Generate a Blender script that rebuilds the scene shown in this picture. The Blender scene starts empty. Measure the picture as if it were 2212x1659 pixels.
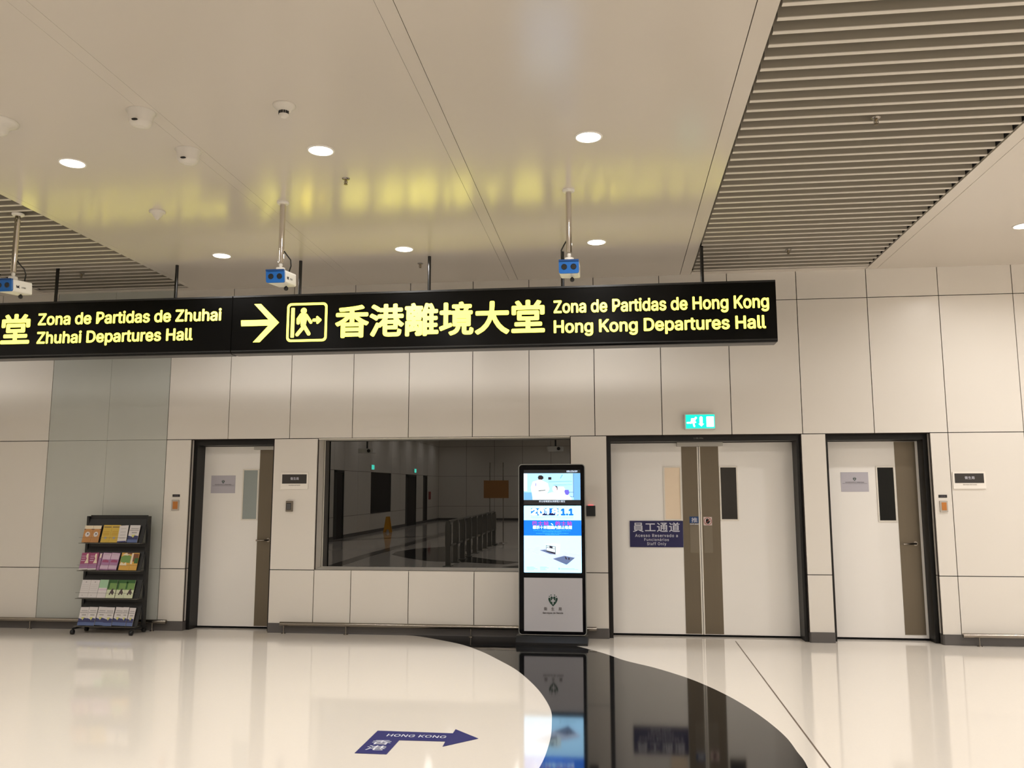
import bpy, math, random
from mathutils import Vector, Matrix
from mathutils.geometry import tessellate_polygon
random.seed(7)
PI = math.pi
sc = bpy.context.scene
COL = sc.collection

# ------------------------------------------------------------------ camera, world, exposure
F, YAW, PIT, ROL = 1849.916, 0.11991497, 0.13479224, -0.000464
D, EYE = 10.3377, 1.6
fw = Vector((-math.sin(YAW)*math.cos(PIT), math.cos(YAW)*math.cos(PIT), math.sin(PIT)))
rt = Vector((math.cos(YAW), math.sin(YAW), 0)); up = rt.cross(fw)
r_ = math.cos(ROL)*rt + math.sin(ROL)*up; u_ = -math.sin(ROL)*rt + math.cos(ROL)*up
cam = bpy.data.objects.new('camera', bpy.data.cameras.new('camera'))
COL.objects.link(cam)
M = Matrix((r_, u_, -fw)).transposed().to_4x4(); M.translation = Vector((0, -D, EYE))
cam.matrix_world = M
cam.data.sensor_width = 36; cam.data.lens = F/2212*36; cam.data.clip_end = 200
sc.camera = cam
w = bpy.data.worlds.new('world'); sc.world = w; w.use_nodes = True
w.node_tree.nodes['Background'].inputs[0].default_value = (.9, .85, .75, 1)
w.node_tree.nodes['Background'].inputs[1].default_value = 0.05
sc.view_settings.view_transform = 'Standard'; sc.view_settings.look = 'None'
sc.view_settings.gamma = 1; sc.view_settings.use_curve_mapping = False
sc.view_settings.exposure = 0.0
LAMP_W = 24.5            # watts of every ceiling downlight
LAMP_COL = (1.0, .975, .955)
LENS_E = 9.0

# ------------------------------------------------------------------ helpers
OFF = {}
def srgb(r, g, b):
    f = lambda c: (c/255/12.92) if c/255 <= .04045 else ((c/255+.055)/1.055)**2.4
    return (f(r), f(g), f(b), 1)

MATS = {}
def mat(name, col, rough=.5, metal=0, spec=.5, emit=0, emitcol=None, var=0, scale=4, bump=0, ior=None, coat=0, stretch=None):
    if name in MATS: return MATS[name]
    m = bpy.data.materials.new(name); m.use_nodes = True
    nt = m.node_tree; b = nt.nodes['Principled BSDF']
    if len(col) == 3: col = srgb(*col)
    b.inputs['Base Color'].default_value = col
    b.inputs['Roughness'].default_value = rough
    b.inputs['Metallic'].default_value = metal
    b.inputs['Specular IOR Level'].default_value = spec
    if ior: b.inputs['IOR'].default_value = ior
    if coat: b.inputs['Coat Weight'].default_value = coat; b.inputs['Coat Roughness'].default_value = .03
    if emit:
        b.inputs['Emission Color'].default_value = emitcol or col
        b.inputs['Emission Strength'].default_value = emit
    if var or bump:
        tc = nt.nodes.new('ShaderNodeTexCoord'); n = nt.nodes.new('ShaderNodeTexNoise')
        src = tc.outputs['Object']
        if stretch:
            mp = nt.nodes.new('ShaderNodeMapping'); mp.inputs['Scale'].default_value = stretch
            nt.links.new(src, mp.inputs[0]); src = mp.outputs[0]
        nt.links.new(src, n.inputs['Vector']); n.inputs['Scale'].default_value = scale; n.inputs['Detail'].default_value = 4
        if var:
            mr = nt.nodes.new('ShaderNodeMapRange'); mr.inputs['To Min'].default_value = 1-var; mr.inputs['To Max'].default_value = 1+var
            nt.links.new(n.outputs[0], mr.inputs[0])
            mx = nt.nodes.new('ShaderNodeVectorMath'); mx.operation = 'SCALE'; mx.inputs[0].default_value = col[:3]
            nt.links.new(mr.outputs[0], mx.inputs['Scale']); nt.links.new(mx.outputs[0], b.inputs['Base Color'])
        if bump:
            bp = nt.nodes.new('ShaderNodeBump'); bp.inputs['Strength'].default_value = bump; bp.inputs['Distance'].default_value = .002
            nt.links.new(n.outputs[0], bp.inputs['Height']); nt.links.new(bp.outputs[0], b.inputs['Normal'])
    MATS[name] = m
    return m

class MB:
    def __init__(s): s.v = []; s.f = []; s.sm = []
    def add(s, vs, fs, smooth=False):
        o = len(s.v); s.v += [Vector(v) for v in vs]; s.f += [[i+o for i in f] for f in fs]; s.sm += [smooth]*len(fs); return s
    def box(s, x0, x1, y0, y1, z0, z1):
        if x0 > x1: x0, x1 = x1, x0
        if y0 > y1: y0, y1 = y1, y0
        if z0 > z1: z0, z1 = z1, z0
        return s.add([(x0,y0,z0),(x1,y0,z0),(x1,y1,z0),(x0,y1,z0),(x0,y0,z1),(x1,y0,z1),(x1,y1,z1),(x0,y1,z1)],
                     [(0,3,2,1),(4,5,6,7),(0,1,5,4),(1,2,6,5),(2,3,7,6),(3,0,4,7)])
    def prism(s, pts, y0, y1, plane='xz'):
        """pts: 2-D outline; extruded between y0 and y1 (plane xz), or z (plane xy), or x (plane yz)"""
        n = len(pts); c = sum(pts[i][0]*pts[(i+1)%n][1]-pts[(i+1)%n][0]*pts[i][1] for i in range(n))
        if c < 0: pts = pts[::-1]
        f = {'xz': lambda a, b, d: (a, d, b), 'xy': lambda a, b, d: (a, b, d), 'yz': lambda a, b, d: (d, a, b)}[plane]
        vs = [f(a, b, y0) for a, b in pts] + [f(a, b, y1) for a, b in pts]
        fs = [list(range(n)), list(range(2*n-1, n-1, -1))] + [[i, i+n, (i+1)%n+n, (i+1)%n] for i in range(n)]
        if plane != 'xz': fs = [q[::-1] for q in fs]
        return s.add(vs, fs)
    def tube(s, path, r, n=14, cap=True, smooth=True):
        path = [Vector(p) for p in path]; k = len(path)
        rs = r if isinstance(r, (list, tuple)) else [r]*k
        vs = []; ref = None
        for i, p in enumerate(path):
            t = (path[min(i+1, k-1)] - path[max(i-1, 0)]).normalized()
            if ref is None: ref = Vector((1,0,0)) if abs(t.x) < .9 else Vector((0,1,0))
            a = (ref - t*ref.dot(t)).normalized(); b = t.cross(a); ref = a
            vs += [p + (a*math.cos(2*PI*j/n) + b*math.sin(2*PI*j/n))*rs[i] for j in range(n)]
        fs = [[i*n+j, i*n+(j+1)%n, (i+1)*n+(j+1)%n, (i+1)*n+j] for i in range(k-1) for j in range(n)]
        s.add(vs, fs, smooth)
        if cap: s.add(vs[:n], [list(range(n-1,-1,-1))]); s.add(vs[-n:], [list(range(n))])
        return s
    def lathe(s, prof, c, n=24, axis='z', smooth=True):
        """prof: (radius, height) pairs along axis from c"""
        vs = []
        for r, h in prof:
            for j in range(n):
                a = 2*PI*j/n
                p = {'z': (r*math.cos(a), r*math.sin(a), h), 'y': (r*math.cos(a), h, r*math.sin(a)), 'x': (h, r*math.cos(a), r*math.sin(a))}[axis]
                vs.append(Vector(c)+Vector(p))
        k = len(prof)
        fs = [[i*n+j, i*n+(j+1)%n, (i+1)*n+(j+1)%n, (i+1)*n+j] for i in range(k-1) for j in range(n)]
        s.add(vs, fs, smooth)
        s.add(vs[:n], [list(range(n-1,-1,-1))]); s.add(vs[-n:], [list(range(n))])
        return s
    def rot(s, M3, c):
        c = Vector(c); s.v = [M3 @ (v-c) + c for v in s.v]; return s
    def build(s, name, m, parent=None):
        if parent is not None: off = OFF[parent.name]
        else:
            xs = [v.x for v in s.v]; ys = [v.y for v in s.v]; zs = [v.z for v in s.v]
            off = Vector(((min(xs)+max(xs))/2, (min(ys)+max(ys))/2, min(zs)))
        me = bpy.data.meshes.new(name); me.from_pydata([v-off for v in s.v], [], s.f)
        me.polygons.foreach_set('use_smooth', s.sm)
        me.validate(); me.update(); me.materials.append(m)
        o = bpy.data.objects.new(name, me); COL.objects.link(o)
        if parent is not None: o.parent = parent; OFF[o.name] = off
        else: o.location = off; OFF[o.name] = off
        return o

def tag(o, label=None, cat=None, group=None, kind=None):
    if label: o['label'] = label
    if cat: o['category'] = cat
    if group: o['group'] = group
    if kind: o['kind'] = kind
    return o
def empty(name, loc, label=None, cat=None, group=None, kind=None):
    o = bpy.data.objects.new(name, None); o.empty_display_size = .1; COL.objects.link(o); o.location = loc
    OFF[o.name] = Vector(loc); return tag(o, label, cat, group, kind)
def copy_tree(o, dloc, parent=None):
    c = o.copy(); COL.objects.link(c)
    if parent is None: c.location = o.location + Vector(dloc); OFF[c.name] = OFF[o.name] + Vector(dloc)
    else: c.parent = parent; OFF[c.name] = OFF[parent.name]
    for ch in list(o.children): copy_tree(ch, dloc, c)
    return c
def at(X, Z, y):
    """a point measured on the wall plane y=0, carried along its sight line to the plane y"""
    s = (D+y)/D; return X*s, EYE+(Z-EYE)*s

SANS = None
try:
    import os
    _p = os.path.join(bpy.utils.system_resource('DATAFILES'), 'fonts', 'Inter.woff2')
    if os.path.exists(_p): SANS = bpy.data.fonts.load(_p)
except Exception: SANS = None
CAPH = .682
def glyph_mesh(body, off=0.0, space=1.0):
    c = bpy.data.curves.new('t', 'FONT'); c.body = body
    if SANS and all(ord(ch) < 0x2000 for ch in body): c.font = SANS
    c.offset = 0; c.space_character = space; c.resolution_u = 4
    o = bpy.data.objects.new('t', c); COL.objects.link(o)
    dg = bpy.context.evaluated_depsgraph_get()
    cu = o.evaluated_get(dg).to_curve(dg)
    loops = []
    for sp in cu.splines:
        P = []
        if sp.type == 'BEZIER':
            bp = sp.bezier_points; k = len(bp)
            if k == 20 and abs(bp[1].co.y-.046) < .005 and abs(bp[5].co.y-.454) < .005:     # the font's own Z crosses itself
                P = [Vector((bp[0].co.x-.042+a, b, 0)) for a, b in [(.042, 0), (.042, .046), (.318, .452), (.04, .452), (.04, .509), (.397, .509), (.397, .462), (.122, .057), (.399, .057), (.399, 0)]]
                k = 0
            for i in range(k):
                p0, p1 = bp[i], bp[(i+1) % k]
                straight = (p0.handle_right-p0.co).length < 1e-5 and (p1.handle_left-p1.co).length < 1e-5 or p0.handle_right_type == 'VECTOR' and p1.handle_left_type == 'VECTOR'
                for q in ([0] if straight else [0, .25, .5, .75]):
                    P.append(p0.co*(1-q)**3 + p0.handle_right*3*q*(1-q)**2 + p1.handle_left*3*q*q*(1-q) + p1.co*q**3)
        else: P = [Vector(q.co[:3]) for q in sp.points]
        Q = [p for i, p in enumerate(P) if (p-P[i-1]).length > 1e-5]
        if len(Q) < 3: continue
        A2 = sum(Q[i-1].x*Q[i].y-Q[i].x*Q[i-1].y for i in range(len(Q)))/2
        loops.append((A2, Q))
    bpy.data.objects.remove(o); bpy.data.curves.remove(c)
    if not loops: return [], []
    sgn = 1 if max(loops, key=lambda l: abs(l[0]))[0] > 0 else -1
    outs = [[l[0]*sgn, l[1], []] for l in loops if l[0]*sgn > 0]
    def inside(p, Q):
        r = False
        for i in range(len(Q)):
            u, v = Q[i-1], Q[i]
            if (u.y > p.y) != (v.y > p.y) and p.x < (v.x-u.x)*(p.y-u.y)/(v.y-u.y)+u.x: r = not r
        return r
    for l in loops:
        if l[0]*sgn < 0:
            c_ = [t_ for t_ in outs if t_[0] > -l[0]*sgn and inside(l[1][0], t_[1])]
            if c_: min(c_, key=lambda t_: t_[0])[2].append(l[1])
    vs, fs = [], []
    for k_, (ar, Q, holes) in enumerate(outs):
        n0 = len(vs); polys = [Q]+holes
        for q in polys: vs += [Vector((p.x, p.y, .00004*(k_ % 3))) for p in q]
        fs += [[i+n0 for i in t_] for t_ in tessellate_polygon(polys)]
    for i, f in enumerate(fs):
        u, v, w_ = (vs[j] for j in f)
        if (v.x-u.x)*(w_.y-u.y)-(w_.x-u.x)*(v.y-u.y) < 0: fs[i] = f[::-1]
    if off:      # heavier weight: the outline stamped around a small circle
        n = len(vs); V2 = []; F2 = []
        for k in range(8):
            a = 2*PI*k/8; V2 += [Vector((v.x+off*math.cos(a), v.y+off*math.sin(a), v.z+.00018*k)) for v in vs]
            F2 += [[i+k*n for i in f] for f in fs]
        vs, fs = V2, F2
    return vs, fs
vs_, _f = glyph_mesh('H'); CAPH = max(v.y for v in vs_)-min(v.y for v in vs_)
def text(mb, body, x0, x1, z0, h, y, off=0.0, cjk=False, plane='xz', space=1.0):
    """writing fitted between x0 and x1, standing on z0; h = capital height (or full height for characters)"""
    vs, fs = glyph_mesh(body, off, space)
    xa = min(v.x for v in vs); xb = max(v.x for v in vs); ya = min(v.y for v in vs); yb = max(v.y for v in vs)
    sx = (x1-x0)/(xb-xa)
    if cjk: sy = h/(yb-ya); base = ya
    else: sy = h/(CAPH+2*off); base = -off
    P = []
    for v in vs:
        a, b = x0+(v.x-xa)*sx, z0+(v.y-base)*sy
        P.append((a, y-v.z, b) if plane == 'xz' else (a, b, y+v.z))
    mb.add(P, fs)      # glyph faces point to the reader on both planes (-y, +z)
    return mb
def cap2d(a, b, r, n=8):
    """outline of a round-ended stroke"""
    a = Vector(a); b = Vector(b); d = (b-a); ang = math.atan2(d.y, d.x)
    pts = [(b.x+r*math.cos(ang-PI/2+PI*i/n), b.y+r*math.sin(ang-PI/2+PI*i/n)) for i in range(n+1)]
    pts += [(a.x+r*math.cos(ang+PI/2+PI*i/n), a.y+r*math.sin(ang+PI/2+PI*i/n)) for i in range(n+1)]
    return pts
def circ(c, r, n=20, ry=None): return [(c[0]+r*math.cos(2*PI*i/n), c[1]+(ry or r)*math.sin(2*PI*i/n)) for i in range(n)]
def rrect(x0, x1, z0, z1, r, n=5):
    P = []
    for cx, cz, a in ((x1-r, z0+r, -PI/2), (x1-r, z1-r, 0), (x0+r, z1-r, PI/2), (x0+r, z0+r, PI)):
        P += [(cx+r*math.cos(a+PI/2*i/n), cz+r*math.sin(a+PI/2*i/n)) for i in range(n+1)]
    return P
def ring_prism(mb, outer, inner, y0, y1):
    n = len(outer); vs = [(a,y0,b) for a,b in outer]+[(a,y0,b) for a,b in inner]+[(a,y1,b) for a,b in outer]+[(a,y1,b) for a,b in inner]
    fs = []
    for i in range(n):
        j = (i+1)%n
        fs += [[i,j,n+j,n+i],[2*n+j,2*n+i,3*n+i,3*n+j],[j,i,2*n+i,2*n+j],[n+i,n+j,3*n+j,3*n+i]]
    mb.add(vs, fs)

# ------------------------------------------------------------------ materials
m_panel = mat('cream_metal_panel', (222, 216, 207), .30, spec=.45, var=.015, scale=1.5)
m_joint = mat('brown_joint', (42, 32, 27), .8)
m_ceil = mat('ceiling_metal', (203, 195, 183), .19, spec=.5, var=.008, scale=1.2)
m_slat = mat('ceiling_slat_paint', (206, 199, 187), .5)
m_blade_shade = mat('baffle_shade_taupe', (156, 148, 133), .6)  # slat paint darkened to stand for shade on the blade sides
m_void = mat('ceiling_void', (30, 27, 24), .9)
m_frost = mat('frosted_glass', (186, 188, 181), .34, spec=.5, var=.05, scale=2.2, stretch=(1, 1, .45))
m_base = mat('grey_baseboard', (88, 84, 82), .45)
m_black = mat('black_steel', (18, 17, 16), .4, spec=.35, var=.05)
m_door = mat('door_laminate', (240, 236, 230), .42, var=.012, scale=3)
m_bead = mat('glazing_bead', (226, 220, 208), .4)
m_bronze = mat('bronze_plate', (112, 102, 86), .38, metal=.55, var=.04, scale=8, stretch=(6, 1, .3))
m_alu = mat('aluminium', (180, 178, 172), .35, metal=.8)
m_chrome = mat('brushed_steel', (150, 143, 134), .22, metal=1, var=.03)
m_steel = mat('polished_steel', (205, 198, 190), .10, metal=1)
m_white = mat('white_plastic', (226, 222, 214), .4)
m_sign = mat('sign_black', (4, 4, 4), .25, spec=.2)
m_yellow = mat('lit_yellow_letter', (255, 246, 90), .4, emit=2.4, emitcol=(1.0, .93, .12, 1))
m_glass = mat('dark_window_glass', (7, 8, 7), .0, spec=.5, ior=1.98)
m_dglass = mat('dark_door_glass', (24, 20, 13), .06, spec=.5)
m_lens = mat('lamp_lens', (255, 250, 240), .5, emit=LENS_E, emitcol=(1, .93, .82, 1))
m_rubber = mat('black_plastic', (16, 16, 17), .45)
m_floorw = mat('white_terrazzo', (224, 216, 205), .07, spec=.55, var=.02, scale=60)
m_floorb = mat('black_granite', (16, 16, 17), .06, spec=.34, var=.12, scale=90)
m_floorg = mat('grey_terrazzo', (120, 114, 106), .08, spec=.55, var=.05, scale=60)
m_navy = mat('navy_vinyl', (30, 32, 100), .35)
m_ink = mat('dark_ink', (58, 54, 56), .7)
m_print = mat('white_print', (205, 205, 215), .5)

# ------------------------------------------------------------------ setting: floor
ZC = 4.32; XL, XR, YB = -9.45, 9.0, -35.5
fl = tag(MB().box(XL, XR, YB, .45, -.06, 0).build('floor', m_floorw), 'polished off-white terrazzo floor of the hall', 'floor', kind='structure')
inner = [(-2.62, .0), (-2.386, -.06), (-2.06, -.30), (-1.725, -.614), (-1.44, -1.03), (-1.188, -1.503), (-.985, -1.92), (-.819, -2.365), (-.685, -2.79), (-.585, -3.189), (-.52, -3.53), (-.491, -3.849), (-.468, -4.333), (-.487, -4.931), (-.59, -5.6), (-.85, -6.4), (-1.25, -7.1), (-1.8, -7.8), (-2.5, -8.4)]
outer = [(-1.9, -9.2), (-1.0, -8.6), (-.2, -8.0), (.4, -7.3), (.8, -6.5), (1.02, -5.6), (1.12, -4.74), (1.125, -4.4), (1.122, -4.087), (1.09, -3.78), (1.039, -3.463), (.97, -3.14), (.881, -2.816), (.75, -2.45), (.597, -2.116), (.34, -1.70), (.061, -1.356), (-.15, -.98), (-.373, -.667), (-.66, -.30), (-.95, 0)]
def inlay(pts, m): MB().prism(pts, 0.0, .0012, 'xy').build('floor_inlay', m, fl)
def smooth(P, n=5):
    out = []
    for i in range(len(P)-1):
        a, b, c, d = P[max(i-1, 0)], P[i], P[i+1], P[min(i+2, len(P)-1)]
        for k in range(n):
            t = k/n; out.append(tuple(.5*(2*b[j]+(c[j]-a[j])*t+(2*a[j]-5*b[j]+4*c[j]-d[j])*t*t+(3*b[j]-a[j]-3*c[j]+d[j])*t**3) for j in (0, 1)))
    return out+[P[-1]]
inlay(smooth(inner)+smooth(outer), m_floorb)
inlay([(-6, -12.6), (-5.85, -11.6), (-5.15, -10.5), (-4.5, -9.75), (-3.45, -9.45), (-2.55, -9.0), (-2.2, -9.6), (-3.0, -10.3), (-3.7, -11.2), (-4.1, -12.6), (-4.0, -14.2), (-3.3, -15.9), (-3.9, -16.1), (-5.0, -14.8), (-5.7, -13.9)], m_floorb)
inlay([(-6.45, -7.2), (-6.1, -7.2), (-6.25, -11), (-6.2, -20), (-6.5, -26), (-6.9, -26), (-6.6, -20), (-6.6, -11)], m_floorg)
inlay([(-9.4, -7.75), (-2.6, -7.75), (-2.6, -7.4), (-9.4, -7.4)], m_floorg)
inlay([(-9.4, -16.6), (-6.7, -20), (-6.7, -20.6), (-9.4, -17.6)], m_floorg)
MB().prism([(1.335, 0), (1.323, 0), (1.24, -5.2), (1.21, -8), (1.222, -8), (1.252, -5.2)], 0, .0012, 'xy').build('floor_joint', mat('floor_joint_strip', (96, 82, 70), .4), fl)

# floor arrow
def fp(pts): return pts
arrow = [(-1.683, -4.771), (-1.683, -4.233), (-1.148, -4.238), (-1.149, -4.131), (-.953, -4.345), (-1.155, -4.560), (-1.160, -4.440), (-1.474, -4.447), (-1.474, -4.771)]
fa = tag(MB().prism(arrow, .0012, .003, 'xy').build('floor_arrow', m_navy), 'blue bent floor arrow sticker reading HONG KONG pointing right', 'arrow sticker')
t = MB()
text(t, 'HONG KONG', -1.585, -1.175, -4.372, .062, .0034, .012, plane='xy', space=1.05)
text(t, '香', -1.643, -1.512, -4.570, .105, .0034, .01, cjk=True, plane='xy')
text(t, '港', -1.643, -1.512, -4.70, .105, .0034, .01, cjk=True, plane='xy')
t.build('lettering', m_print, fa)

# ------------------------------------------------------------------ setting: wall with panels
WA = (-5.36, -4.257); WIN = (-3.69, -.537); WB = (-.103, 2.157); WC = (2.435, 3.592)
ZH, ZS = 2.366, .752
wb = MB()
wall = None
panels = []     # x0,x1,z0,z1,depth,material
Z = [(.11, .752), (.752, 2.366), (2.366, 3.975), (3.975, 4.335)]
top = [-9.45, -8.92, -8.12, -7.32, None, -5.69, -4.872, -4.062, -3.25, -2.537, -1.736, -1.035, -.24, .56, 1.37, 2.18, 2.985, 3.79, 4.61, 5.42, 6.23, 7.04, 7.85, 9.0]
def row(edges, zi):
    for a, b in zip(edges, edges[1:]):
        if a is None or b is None: continue
        panels.append((a, b, Z[zi][0], Z[zi][1]))
for zi in (2, 3): row(top, zi)
for zi in (0, 1):
    row([-9.45, -8.92, -8.12, -7.32, None, -5.69, WA[0], None, WA[1], WIN[0], None], zi)
    row([WIN[1], WB[0], None, WB[1], WC[0], None, WC[1], 3.79, 4.61, 5.42, 6.23, 7.04, 7.85, 9.0], zi) if zi == 1 else None
row([WIN[0], -3.223, -2.506, -1.705, -.97, WB[0], None, WB[1], WC[0], None, WC[1], 3.79, 4.61, 5.42, 6.23, 7.04, 7.85, 9.0], 0)
G = .0045
DEPTH = {round(WA[0], 3): .09, round(WB[1], 3): .18, round(WC[1], 3): .11}
wbk = MB()
for x0, x1, z0, z1 in panels: wbk.box(x0-.006, x1+.006, .019, .03, z0-.006, z1+.006)
for x0, x1 in ((-7.32, -5.69),): wbk.box(x0-.006, x1+.006, .016, .03, .1, 4.33)
wbk.box(XL, XR, .42, .47, 0, ZC+.3)
wall = tag(wbk.build('wall_back', m_joint), 'long wall clad in cream metal panels behind the doors and window', 'wall', kind='structure')
for x0, x1, z0, z1 in panels:
    d = .018
    p = MB().box(x0+G, x1-G, 0, d, z0+G, z1-G)
    if z1 < 2.4:
        if abs(x1-WA[0]) < .01: p.box(x1-G-.015, x1-G, .018, .09, z0+G, z1-G)
        if abs(x0-WB[1]) < .01: p.box(x0+G, x0+G+.015, .018, .18, z0+G, z1-G)
        if abs(x0-WC[1]) < .01: p.box(x0+G, x0+G+.015, .018, .11, z0+G, z1-G)
        if abs(x1-WIN[0]) < .01 and z0 > .5: p.box(x1-G-.015, x1-G, .018, .29, z0+G, z1-G)
        if z0 > .5:
            if abs(x0-WIN[1]) < .01: p.box(x0+G, x0+G+.015, .018, .29, z0+G, z1-G)
            if abs(x1-WB[0]) < .01: p.box(x1-G-.015, x1-G, .018, .05, z0+G, z1-G)
    p.build('wall_panel', m_panel, wall)
for x0, x1 in ((-7.32, -6.505), (-6.505, -5.69)):
    for z0, z1 in Z:
        g = G if x0 < -7 else .0015; g2 = .0015 if x0 < -7 else G
        MB().box(x0+g, x1-g2, 0, .014, z0+.002, z1-.002).build('glass_panel', m_frost, wall)
# baseboards
bb = [(-9.45, WA[0]), (WA[1], WB[0]), (WB[1], WC[0]), (WC[1], 9.0)]
for i, (a, b) in enumerate(bb):
    pts = [(a+.0, .09), (a+.0, -.0), (a+.012, -.014), (b-.012, -.014), (b, 0), (b, .09)]
    o = MB().prism(pts, 0, .112, 'xy').build('baseboard_%s' % ('far_left', 'centre_left', 'centre_right', 'far_right')[i], m_base)
    tag(o, ['dark grey baseboard left of the single left door', 'dark grey baseboard under the dark window', 'dark grey baseboard between the double door and the right door', 'dark grey baseboard right of the right door'][i], 'baseboard', kind='structure')

# ------------------------------------------------------------------ window (dark glass, leaning a hair)
win = empty('window_1', (-2.1, .26, ZS), 'wide dark window mirroring the hall behind the viewer', 'window', kind='structure')
sl = .06
pts = [(0, ZS+.001), (.26, ZS+.026), (.30, ZS+.026), (.30, ZS-.02), (.02, ZS-.02)]
edges = [WIN[0], -3.223, -2.506, -1.705, -.97, WIN[1]]
for a, b in zip(edges, edges[1:]):
    MB().prism(pts, a+.002, b-.002, 'yz').build('sill', m_panel, win)
gl = MB().box(WIN[0]+.012, WIN[1]-.012, .262, .27, ZS+.02, ZH-.012)
tilt = math.radians(.42); yw = math.radians(.14)
gl.rot(Matrix.Rotation(yw, 3, 'Z') @ Matrix.Rotation(tilt, 3, 'X'), (-2.1, .266, 1.56))
gl.build('glass_pane', m_glass, win)
fr = MB().box(WIN[0]+.005, WIN[1]-.005, .01, .29, ZH-.012, ZH-.001)
fr.box(WIN[0]+.004, WIN[0]+.014, .25, .29, ZS+.02, ZH).box(WIN[1]-.014, WIN[1]-.004, .25, .29, ZS+.02, ZH)
fr.build('frame', m_bead, win)

# ------------------------------------------------------------------ doors
YD = .30
def A(X, Zz): return at(X, Zz, YD)
def door_frame(root, x0, x1, y_front):
    f = MB()
    f.box(x0+.001, x0+.045, y_front, .36, 0, ZH-.004).box(x1-.045, x1-.001, y_front, .36, 0, ZH-.004)
    f.box(x0+.045, x1-.045, min(y_front, .12), .36, 2.297, ZH-.004)
    f.box(x0+.045, x0+.06, YD+.02, .36, 0, 2.297).box(x1-.06, x1-.045, YD+.02, .36, 0, 2.297)
    f.build('door_frame', m_black, root)
    MB().box(x0+.03, x1-.03, YD-.02, .38, 0, .010).build('threshold', m_black, root)
def pane(root, leaf, x0, x1, z0, z1, m):
    b = MB(); ring_prism(b, rrect(x0-.016, x1+.016, z0-.016, z1+.016, .002, 1), rrect(x0, x1, z0, z1, .001, 1), YD-.009, YD+.002)
    b.build('glazing_bead', m_bead, leaf)
    MB().box(x0, x1, YD-.002, YD+.001, z0, z1).build('vision_glass', m, leaf)
def lever(root, xa, xb, z, xp):
    h = MB().tube([(xp, YD-.004, z), (xp, YD-.055, z), (xa, YD-.058, z-.004)], .010)
    h.lathe([(.026, 0), (.026, -.010)], (xp, YD-.004, z), axis='y'); h.build('door_handle', m_chrome, root)

dA = empty('door_1', ((WA[0]+WA[1])/2, YD, 0), 'single cream door left of the dark window with a grey glass strip', 'door', kind='structure')
door_frame(dA, *WA, .09)
x0, x1 = WA[0]+.047, WA[1]-.047
lf = MB().box(x0, x1, YD, YD+.045, .022, 2.29).build('door_leaf', m_door, dA)
sx = A(-4.434, 1)[0]
MB().box(sx, x1+.04, YD-.004, YD, .03, A(0, 2.227)[1]).build('push_plate', m_bronze, lf)
px0, pz1 = A(-4.636, 1.973); px1, pz0 = A(-4.455, 1.369)
pane(dA, lf, px0, px1, pz0, pz1, mat('frosted_door_glass', (150, 158, 154), .3, spec=.5, var=.03))
lever(dA, A(-4.425, 0)[0], 0, A(0, 1.112)[1], A(-4.285, 0)[0])
cx = A(-4.50, 0)[0]; MB().box(cx, x1, YD-.05, YD-.001, 2.245, 2.29).build('door_closer', m_alu, dA)

dB = empty('door_2', (1.027, YD, 0), 'wide double door marked as the staff passage under the exit sign', 'door', kind='structure')
door_frame(dB, *WB, .06)
xm = A(.974, 1)[0]; x0, x1 = WB[0]+.047, WB[1]-.047
l1 = MB().box(x0, xm-.003, YD, YD+.045, .022, 2.29).build('door_leaf', m_door, dB)
l2 = MB().box(xm+.003, x1, YD, YD+.045, .022, 2.29).build('door_leaf', m_door, dB)
zt = A(0, 2.226)[1]
MB().box(A(.775, 0)[0], xm-.020, YD-.004, YD, .03, zt).build('push_plate', m_bronze, l1)
MB().box(xm+.020, A(1.203, 0)[0], YD-.004, YD, .03, zt).build('push_plate', m_bronze, l2)
for s, l in ((-1, l1), (1, l2)):
    a, b = sorted((xm+s*.004, xm+s*.019)); MB().box(a, b, YD-.009, YD, .022, zt).build('edge_strip', m_bead, l)
a, z1 = A(.573, 1.980); b, z0 = A(.752, 1.378)
pane(dB, l1, a, b, z0, z1, mat('painted_lit_door_glass', (236, 216, 190), .35, var=.04, scale=6))  # cream colour stands in for the lit room behind the pane
a, z1 = A(1.221, 1.979); b, z0 = A(1.401, 1.378)
pane(dB, l2, a, b, z0, z1, m_dglass)
MB().box(A(.722, 0)[0], A(1.252, 0)[0], YD-.06, YD-.001, A(0, 2.229)[1], A(0, 2.275)[1]).build('door_closer', m_alu, dB)
hp = mat('hand_plate', (122, 113, 98), .3, metal=.4)
MB().box(A(.852, 0)[0], A(.955, 0)[0], YD-.007, YD-.003, A(0, .992)[1], A(0, 1.300)[1]).build('hand_plate', hp, l1)
MB().box(A(1.010, 0)[0], A(1.108, 0)[0], YD-.007, YD-.003, A(0, .992)[1], A(0, 1.300)[1]).build('hand_plate', hp, l2)
t = MB(); text(t, '1.GE.05a', .93, 1.04, 2.322, .018, .058, .01); t.build('door_number', mat('faint_print', (120, 118, 112), .6), dB)

dC = empty('door_3', ((WC[0]+WC[1])/2, YD, 0), 'single cream door at the far right with a black glass strip', 'door', kind='structure')
door_frame(dC, *WC, .11)
x0, x1 = WC[0]+.047, WC[1]-.047
lf = MB().box(x0, x1, YD, YD+.045, .022, 2.29).build('door_leaf', m_door, dC)
MB().box(A(3.189, 0)[0], x1-.03, YD-.004, YD, .06, 2.285).build('push_plate', m_bronze, lf)
a, z1 = A(2.987, 1.970); b, z0 = A(3.164, 1.368)
pane(dC, lf, a, b, z0, z1, mat('black_door_glass', (8, 11, 9), .08, spec=.25))
lever(dC, A(3.214, 0)[0], 0, A(0, 1.110)[1], A(3.355, 0)[0])

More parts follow.
